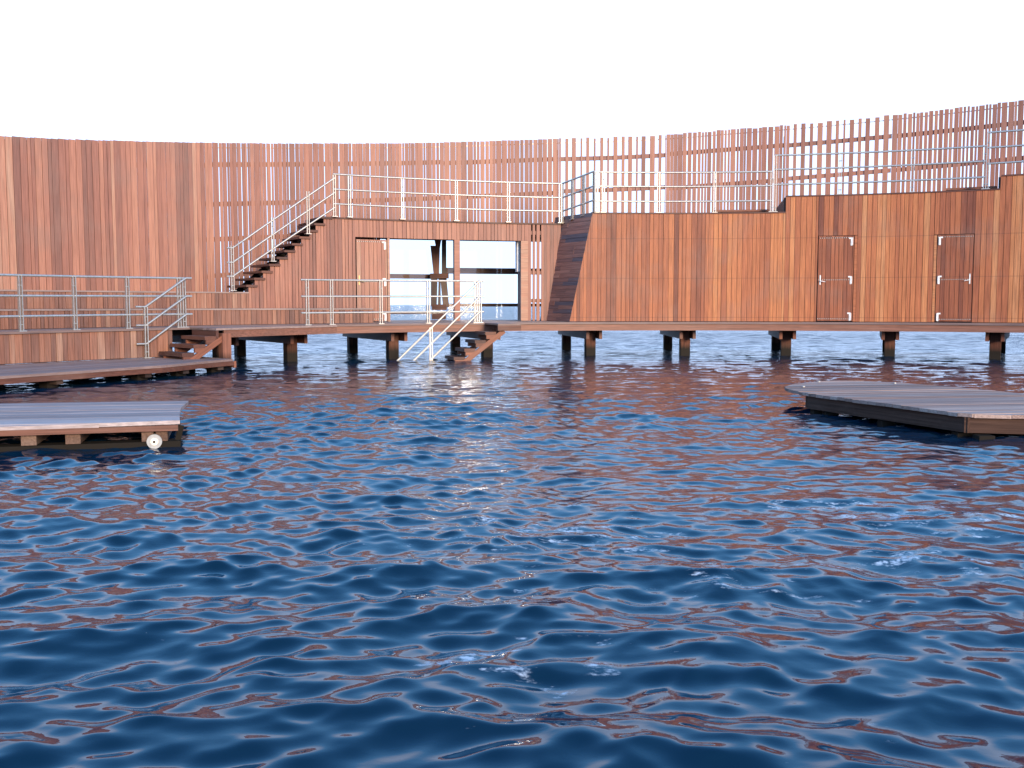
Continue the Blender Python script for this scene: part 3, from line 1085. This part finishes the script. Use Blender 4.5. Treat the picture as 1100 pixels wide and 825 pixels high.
# long stair up to the terrace
st = thing('wooden_stairs', P(stair_t0, RB, ZS2), 'long dark open staircase rising from the bench steps to the upper terrace', 'stairs')
for k in range(NST):
    a = stair_t0 - (stair_t0 - stair_t1) * (k - .35) / NST
    b = stair_t0 - (stair_t0 - stair_t1) * (k + 1.12) / NST
    z = stair_z(k + 1)
    m = MB()
    m.arcbox(a, b, RB - .06, RB + 1.2, z - .052, z)
    m.build('tread', M['tread'], st)
for r in (RB + .10, RB + 1.12):
    m = MB()
    f = lambda t: ZS2 + (ZU - ZS2) * (stair_t0 - t) / (stair_t0 - stair_t1)
    m.arcbox(stair_t0, stair_t1, r - .03, r + .03, lambda t: f(t) - .22, lambda t: f(t) - .03)
    m.build('stringer', M['dark'], st)


# ------------------------------------------------------------------ steel railings
RAILS = (.27, .635, 1.0)


def post(parent, p, side, hgt, base=0.0, double=True):
    """two flat bars with spacers and a foot plate; side = direction along the railing"""
    side = Vector(side).normalized()
    n = Vector((-side.y, side.x, 0))
    m = MB()
    for s in ((-1, 1) if double else (0,)):
        m.box(p + side * s * .027 + Vector((0, 0, (hgt + .02 + base) / 2)), side * .008, n * .028, Vector((0, 0, (hgt + .02 - base) / 2)))
    m.box(p + Vector((0, 0, base + .008)), side * .07, n * .06, Vector((0, 0, .008)))
    for h in (.12, hgt * .82):
        m.tube([p + side * -.04 + Vector((0, 0, h)), p + side * .04 + Vector((0, 0, h))], .012, 8)
    return m.build('post', M['steel'], parent)


def railing(name, label, posts, paths, group='steel railings', base=0.0):
    """posts: list of (point, direction, height); paths: list of polylines"""
    p0 = Vector(posts[0][0])
    r = thing(name, p0, label, 'railing', group)
    for p, sd_, h in posts:
        post(r, Vector(p), sd_, h, base)
    for pts in paths:
        m = MB()
        m.tube(pts, .0225, 10)
        m.build('rail', M['steel'], r, smooth=True)
    return r


def arc_pts(ta, tb, r, z, n=None):
    n = n or max(2, int(abs(ta - tb) / R_(1.2)) + 2)
    f = z if callable(z) else (lambda t: z)
    return [P(ta + (tb - ta) * k / (n - 1), r, f(ta + (tb - ta) * k / (n - 1))) for k in range(n)]


def tang(t):
    return Vector((math.sin(t), -math.cos(t), 0))


RDp = RD + .06
# boardwalk edge, left
xs = [(-40, 357), (22, 356.3), (80, 354), (137, 352.5), (192, 351.2), (197.5, 351)]
ps = [(P(th(x, RDp), RDp, zd(th(x, RDp))), tang(th(x, RDp)), 1.0) for x, y in xs]
tl, trr = R_(176), th(203, RDp)
railing('railing', 'three bar steel railing along the boardwalk edge above the low deck at left', ps,
        [arc_pts(tl, trr, RDp, lambda t, h=h: zd(t) + h) for h in RAILS])
# its stair handrail
O_, = (O,)
hp = frame(196)[1] + N * .05
zt_ = zd(t)
sl = .155 / .27
bot = hp + T * .8
paths = []
for h in RAILS:
    a = hp + Vector((0, 0, zt_ + h)) - T * .06
    b = bot + Vector((0, 0, zt_ - .60 + h + .02))
    paths.append([a - T * .12, a, b, b + T * .2])
railing('railing', 'sloping steel handrail of the short stairs to the low deck', [(Vector((bot.x, bot.y, ZL)), T, zt_ - .60 + 1.0 - ZL)], paths)

# middle of the boardwalk
xs = [330, 356, 409, 460, 511, 515.5]
ps = [(P(th(x, RDp), RDp, zd(th(x, RDp))), tang(th(x, RDp)), 1.0) for x in xs]
railing('railing', 'three bar steel railing on the boardwalk edge in front of the door and opening', ps,
        [arc_pts(th(323.5, RDp), th(519.5, RDp), RDp, lambda t, h=h: zd(t) + h) for h in RAILS])
hp = O2 + N2 * .05
paths = []
zt2 = zd(t2)
for h in RAILS:
    a = hp + Vector((0, 0, zt2 + h)) + T2 * .12
    L_ = (zt2 + h + .25) / .93
    paths.append([a, a + T2 * L_ + Vector((0, 0, -.93 * L_))])
pp = hp + T2 * 1.32
railing('railing', 'sloping steel handrail running down into the water beside the wet stairs', [(Vector((pp.x, pp.y, -.5)), T2, zt2 - .93 * 1.2 + 1.0 + .5)], paths)

# long staircase
ps = []
for x, y in ((250, 312.5), (293, 281), (331, 251.5)):
    tt_, z_ = cyl(x, y, RB - .09)
    ps.append((P(tt_, RB - .09, z_), tang(tt_), (47, 45.5, 44.0)[len(ps)] / F * (P(tt_, RB).y)))
tT, zT = cyl(360.5, 235, RB - .05)
paths = []
for k in (0, 1, 2):
    y0, y1 = ((297, 223.0), (282, 207), (266.5, 191.2))[k]
    a = cyl(250, y0, RB - .09)
    b = cyl(359.5, y1, RB - .06)
    pts = [P(a[0] + .008, RB - .09, a[1]), P(a[0], RB - .09, a[1])]
    for q in range(1, 9):
        f = q / 8
        pts.append(P(a[0] + (b[0] - a[0]) * f, RB - .09 + .03 * f, a[1] + (b[1] - a[1]) * f))
    paths.append(pts)
railing('railing', 'sloping steel railing up the long dark staircase', ps, paths)

# upper terrace, left house
RU = RB - .06
ps = []
for x in (360.5, 376.5, 433, 490.5, 546, 601.5):
    t = th(x, RU)
    ps.append((P(t, RU, ZU), tang(t), 1.0))
ZH = [zz(480, y, RU) - ZU for y in (224, 209, 193.5)]
railing('railing', 'steel railing along the upper terrace over the see-through opening', ps,
        [arc_pts(th(359.5, RU), th(602, RU), RU, ZU + h) for h in ZH])
# receding piece over the leaning end
a, b = P(th(603.5, RU), RU, ZU + .0), P(th(637.5, RF + .04), RF + .04, ZR)
ps = [(a.lerp(b, f), (b - a).normalized(), 1.0) for f in (.0, .33, .68, 1)]
railing('railing', 'short steel railing stepping forward above the dark sloping end of the right house', ps,
        [[a + Vector((0, 0, h)), a.lerp(b, .5) + Vector((0, 0, h)), b + Vector((0, 0, h))] for h in ZH])
# right roof: three lengths, each a step higher
RFr = RF + .05


def roof_rail(x0, x1, posts_x, zb, ys, lab):
    ps = [(P(th(x, RFr), RFr, zb), tang(th(x, RFr)), 1.02) for x in posts_x]
    xm = sum(posts_x) / len(posts_x)
    railing('railing', lab, ps, [arc_pts(th(x0, RFr), th(x1, RFr), RFr, zb + h) for h in ys])


HR = [.29, .665, 1.02]
roof_rail(639, 827, (640, 647, 706, 766, 826.5), ZR, HR, 'steel railing on the lowest roof terrace of the right house')
roof_rail(829, 1054, (830, 899, 976, 1053.5), ZR + .02, [h + .37 for h in HR], 'steel railing on the middle roof terrace, above both doors of the right house') if False else None
ps = [(P(th(x, RFr), RFr, zb), tang(th(x, RFr)), h) for x, zb, h in ((830, ZR, 1.40), (899, ZR1, 1.02), (976, ZR1, 1.02), (1053, ZR1, 1.02))]
railing('railing', 'steel railing on the middle roof terrace, above both doors of the right house', ps, [arc_pts(th(829.5, RFr), th(1053.5, RFr), RFr, ZR1 + h) for h in HR])
ps = [(P(th(x, RFr), RFr, zb), tang(th(x, RFr)), h) for x, zb, h in ((1055.5, ZR1, 1.02 + ZR2 - ZR1), (1120, ZR2, 1.02), (1190, ZR2, 1.02))]
railing('railing', 'steel railing on the highest roof terrace at the right edge', ps, [arc_pts(th(1055, RFr), th(1195, RFr), RFr, ZR2 + h) for h in HR])

# ------------------------------------------------------------------ low deck at left
low = thing('low_deck', P(th(120, RD), RD - 1.5, 0), 'low narrow bathing deck of grey brown planks just above the water at left', 'deck')
inner = [ground(x, y, ZL) for x, y in ((-330, 428), (-120, 412), (0, 404.3), (90, 398.3), (180, 392.3), (250, 385.7))]
il = [(math.atan2(y - CY, x - CX), math.hypot(x - CX, y - CY)) for x, y in inner]
rin = lerp_table(il)
tL0, tL1 = max(a for a, b in il), min(a for a, b in il)
n = 17
m = MB()
for k in range(n):
    f0, f1 = k / n, (k + .96) / n
    ra = lambda t, f=f0: rin(t) + (RD + .03 - rin(t)) * f
    rb = lambda t, f=f1: rin(t) + (RD + .03 - rin(t)) * f
    m.arcbox(tL0, tL1, ra, rb, ZL - .04, ZL + random.uniform(-.002, .002))
m.build('deck_boards', M['deck'], low)
m = MB()
m.arcbox(tL0, tL1 - .002, lambda t: rin(t) + .01, lambda t: rin(t) + .06, ZL - .125, ZL - .041)
m.build('fascia', M['beam'], low)
m = MB()
m.bar(P(tL1 - .004, rin(tL1) + .01, ZL - .105), P(tL1 - .004, RD, ZL - .105), .05, .125)
m.build('end_beam', M['beam'], low)
m = MB()
m.arcbox(tL0, tL1 + .02, lambda t: rin(t) + .9, lambda t: rin(t) + 1.0, ZL - .2, ZL - .042)
m.build('joist', M['dark'], low)
for x in (-60, 28, 134, 188, 240):
    t = th(x, 13.4)
    for r in (rin(t) + .35, RD - .35):
        m = MB()
        m.box(P(t, r, (ZL - .05 - 2) / 2), ez(t) * .1, tang(t) * .1, Vector((0, 0, (ZL - .05 + 2) / 2)))
        m.build('pile', M['pile'], low)
    m = MB()
    m.bar(P(t, rin(t) + .08, ZL - .12), P(t, RD, ZL - .12), .12, .15)
    m.build('cross_beam', M['dark'], low)


# ------------------------------------------------------------------ two floating platforms
def clip_strip(poly, y0, y1):
    """x interval of a polygon at two heights"""
    def span(y):
        xs = []
        for (a, b), (c, d) in zip(poly, poly[1:] + poly[:1]):
            if (b - y) * (d - y) <= 0 and b != d:
                xs.append(a + (c - a) * (y - b) / (d - b))
        return (min(xs), max(xs)) if len(xs) > 1 else None
    return span(y0), span(y1)


def planked(mb, poly, z, ang, w, th_=.035, cuts=()):
    ca, sa = math.cos(ang), math.sin(ang)
    rot = [(x * ca + y * sa, -x * sa + y * ca) for x, y in poly]
    ys = [b for a, b in rot]
    y = min(ys) + .0005
    while y < max(ys) - .01:
        y1 = min(y + w - .007, max(ys) - .0005)
        s0, s1 = clip_strip(rot, y, y1)
        if s0 and s1:
            tn = random.random()
            xs0 = [s0[0]] + [c for c in cuts if s0[0] + .1 < c < s0[1] - .1] + [s0[1]]
            xs1 = [s1[0]] + [c for c in cuts if s0[0] + .1 < c < s0[1] - .1] + [s1[1]]
            for k in range(len(xs0) - 1):
                e = random.uniform(-.003, .003)
                q = [(xs0[k] + .002, y), (xs0[k + 1] - .002, y), (xs1[k + 1] - .002, y1), (xs1[k] + .002, y1)]
                w3 = [(a * ca - b * sa, a * sa + b * ca) for a, b in q]
                mb.quadbox([(a, b, z - th_ + e) for a, b in w3] + [(a, b, z + e) for a, b in w3], min(1, max(0, tn + random.uniform(-.2, .2))), grain=0)
        y += w
    return mb


pl = thing('platform', (-4.5, 9.8, 0), 'grey planked bathing platform with a white round pipe end in the left foreground', 'platform', 'low platforms in the foreground')
A = ground(0, 458, ZL); B = ground(193.5, 452.3, ZL); Cc = ground(203, 430.2, ZL); D_ = ground(0, 433.2, ZL)
mB = ground(193, 446, ZL); mC = ground(194.5, 438.5, ZL)
ext = lambda p, q, f: (p[0] + (p[0] - q[0]) * f, p[1] + (p[1] - q[1]) * f)
polyL = [ext(A, B, 1.6), B, mB, mC, Cc, ext(D_, Cc, 1.6)]
m = MB()
angL = math.atan2(Cc[1] - D_[1], Cc[0] - D_[0])
planked(m, polyL, ZL, angL, .118, cuts=(-6.1, -4.02 + .0, ))
m.build('deck_boards', M['grey'], pl)
Av, Bv = Vector((*A, 0)), Vector((*B, 0))
dirL = (Bv - Av).normalized()
nL = Vector((-dirL.y, dirL.x, 0))
m = MB()
m.bar(Vector((*ext(A, B, 1.6), ZL - .062)) + nL * .02, Vector((B[0], B[1], ZL - .062)) + nL * .02 - dirL * .02, .035, .05)
m.build('edge_strip', M['beam'], pl)
for x, y in ((-75, 462), (29, 464), (75, 463), (158, 461), (173, 461)):
    g = ground(x, 459.5 if x < 100 else 455, ZL - .02)
    m = MB()
    c = Av + dirL * ((Vector((*g, 0)) - Av).dot(dirL)) + nL * 1.02
    m.box(Vector((c.x, c.y, ZL - .112)), nL * .96, dirL * (.062 if x < 100 else .05), Vector((0, 0, .072)))
    m.build('cross_joist', M['joist'], pl)
m = MB()
p = Av + nL * .16
m.box(Vector((p.x, p.y, -.04)) - dirL * .72, dirL * 2.2, nL * .09, Vector((0, 0, .09)))
m.build('side_beam', M['float'], pl)
m = MB()
p = Av + nL * 1.7
m.box(Vector((p.x, p.y, ZL - .27)) - dirL * .8, dirL * 2.2, nL * .10, Vector((0, 0, .10)))
m.build('back_beam', M['float'], pl)
for s in (-.9, .55, 1.25):
    for q in (.3, 1.7):
        m = MB()
        p = Av + dirL * s + nL * q
        m.box(Vector((p.x, p.y, -1.1)), dirL * .11, nL * .11, Vector((0, 0, 1.12)))
        m.build('pile', M['float'], pl)
m = MB()
pe = ground(166, 474, .0)
t_, z_ = 0, 0
g = ray(166, 474)
# on the front face of the side beam
k = (Av + nL * .06)
den = g[0] * nL.x + g[1] * nL.y
tt_ = (k.x * nL.x + k.y * nL.y) / den
pc = Vector((g[0] * tt_, g[1] * tt_, EYE + g[2] * tt_))
m.disc(pc + nL * .05, -nL, .066, .08, 28)
pw = m.build('pipe_end', M['pipe'], pl, smooth=True)
m = MB()
m.disc(pc - nL * .0305, -nL, .034, .006, 24)
m.build('pipe_core', M['steel'], pw, smooth=True)
m = MB()
m.disc(pc - nL * .037, -nL, .011, .012, 12)
m.build('pipe_bolt', M['dark'], pw, smooth=True)
m = MB()
m.bar(Vector((B[0], B[1], ZL - .06)) + nL * .2, Vector((B[0], B[1], -.25)) + nL * .15 - dirL * .1, .05, .08, up=nL)
m.build('end_brace', M['float'], pl)

pr = thing('platform', (5.0, 11.2, 0), 'round ended brown planked bathing platform in the right foreground', 'platform', 'low platforms in the foreground')
gp = lambda x, y: ground(x, y, ZL)
polyR = [gp(862, 421.8), gp(1037, 444.6), gp(1100, 446), ext(gp(1100, 446), gp(1037, 444.6), 3.0), (7.4, 10.3), gp(1100, 422.6), gp(1020, 415), gp(962, 410.6), gp(925, 409), gp(893, 408.9), gp(868, 410.4), gp(850, 412.8), gp(842.5, 415.2), gp(845, 417.6)]
m = MB()
planked(m, polyR, ZL, R_(9), .125, cuts=())
m.build('deck_boards', M['plank'], pr)
# beams set back under the boards
cR = Vector((sum(p[0] for p in polyR) / len(polyR), sum(p[1] for p in polyR) / len(polyR), 0))
f0 = Vector((*gp(865, 422.2), 0)); f1 = Vector((*gp(1037, 444.6), 0)); f2 = Vector((*gp(1100, 446), 0)); f3 = Vector((*ext(gp(1100, 446), gp(1037, 444.6), 2.6), 0))
for a, b in ((f0, f1), (f1, f3)):
    m = MB()
    dn = (b - a).normalized()
    nn = Vector((-dn.y, dn.x, 0))
    if nn.dot(cR - a) < 0:
        nn = -nn
    m.bar(a + nn * .06 + Vector((0, 0, ZL - .112)), b + nn * .06 + Vector((0, 0, ZL - .112)) + (dn * -.0), .055, .15)
    m.build('side_beam', M['side'], pr)
m = MB()
b0 = Vector((*gp(940, 411), 0)); b1 = Vector((*gp(1095, 424), 0))
m.bar(b0 + Vector((0, 0, ZL - .112)), b1 + (b1 - b0) * .4 + Vector((0, 0, ZL - .112)), .055, .15)
m.build('side_beam', M['side'], pr)
m = MB()
m.bar(f0 + Vector((.04, 0.03, ZL - .112)), b0 + Vector((-.06, 0, ZL - .112)), .055, .14)
m.build('end_beam', M['side'], pr)
for f in (.03, .12, .5, .93, 1.04):
    p = f0.lerp(f1, f) + Vector((.13, .05, 0))
    q = p + (b1 - b0) * 0 + Vector((1.25, .75, 0))
    for w in (p, q):
        m = MB()
        m.box(Vector((w.x, w.y, -.95)), Vector((.075, 0, 0)), Vector((0, .075, 0)), Vector((0, 0, .99)))
        m.build('pile', M['float'], pr)
for x, y in ((863, 416), (879.5, 410.5), (961, 412.2)):
    g = gp(x, y)
    m = MB()
    m.disc(Vector((g[0], g[1], ZL + .003)), Vector((0, 0, 1)), .022, .012, 14)
    m.build('deck_stud', M['steel'], pr, smooth=True)
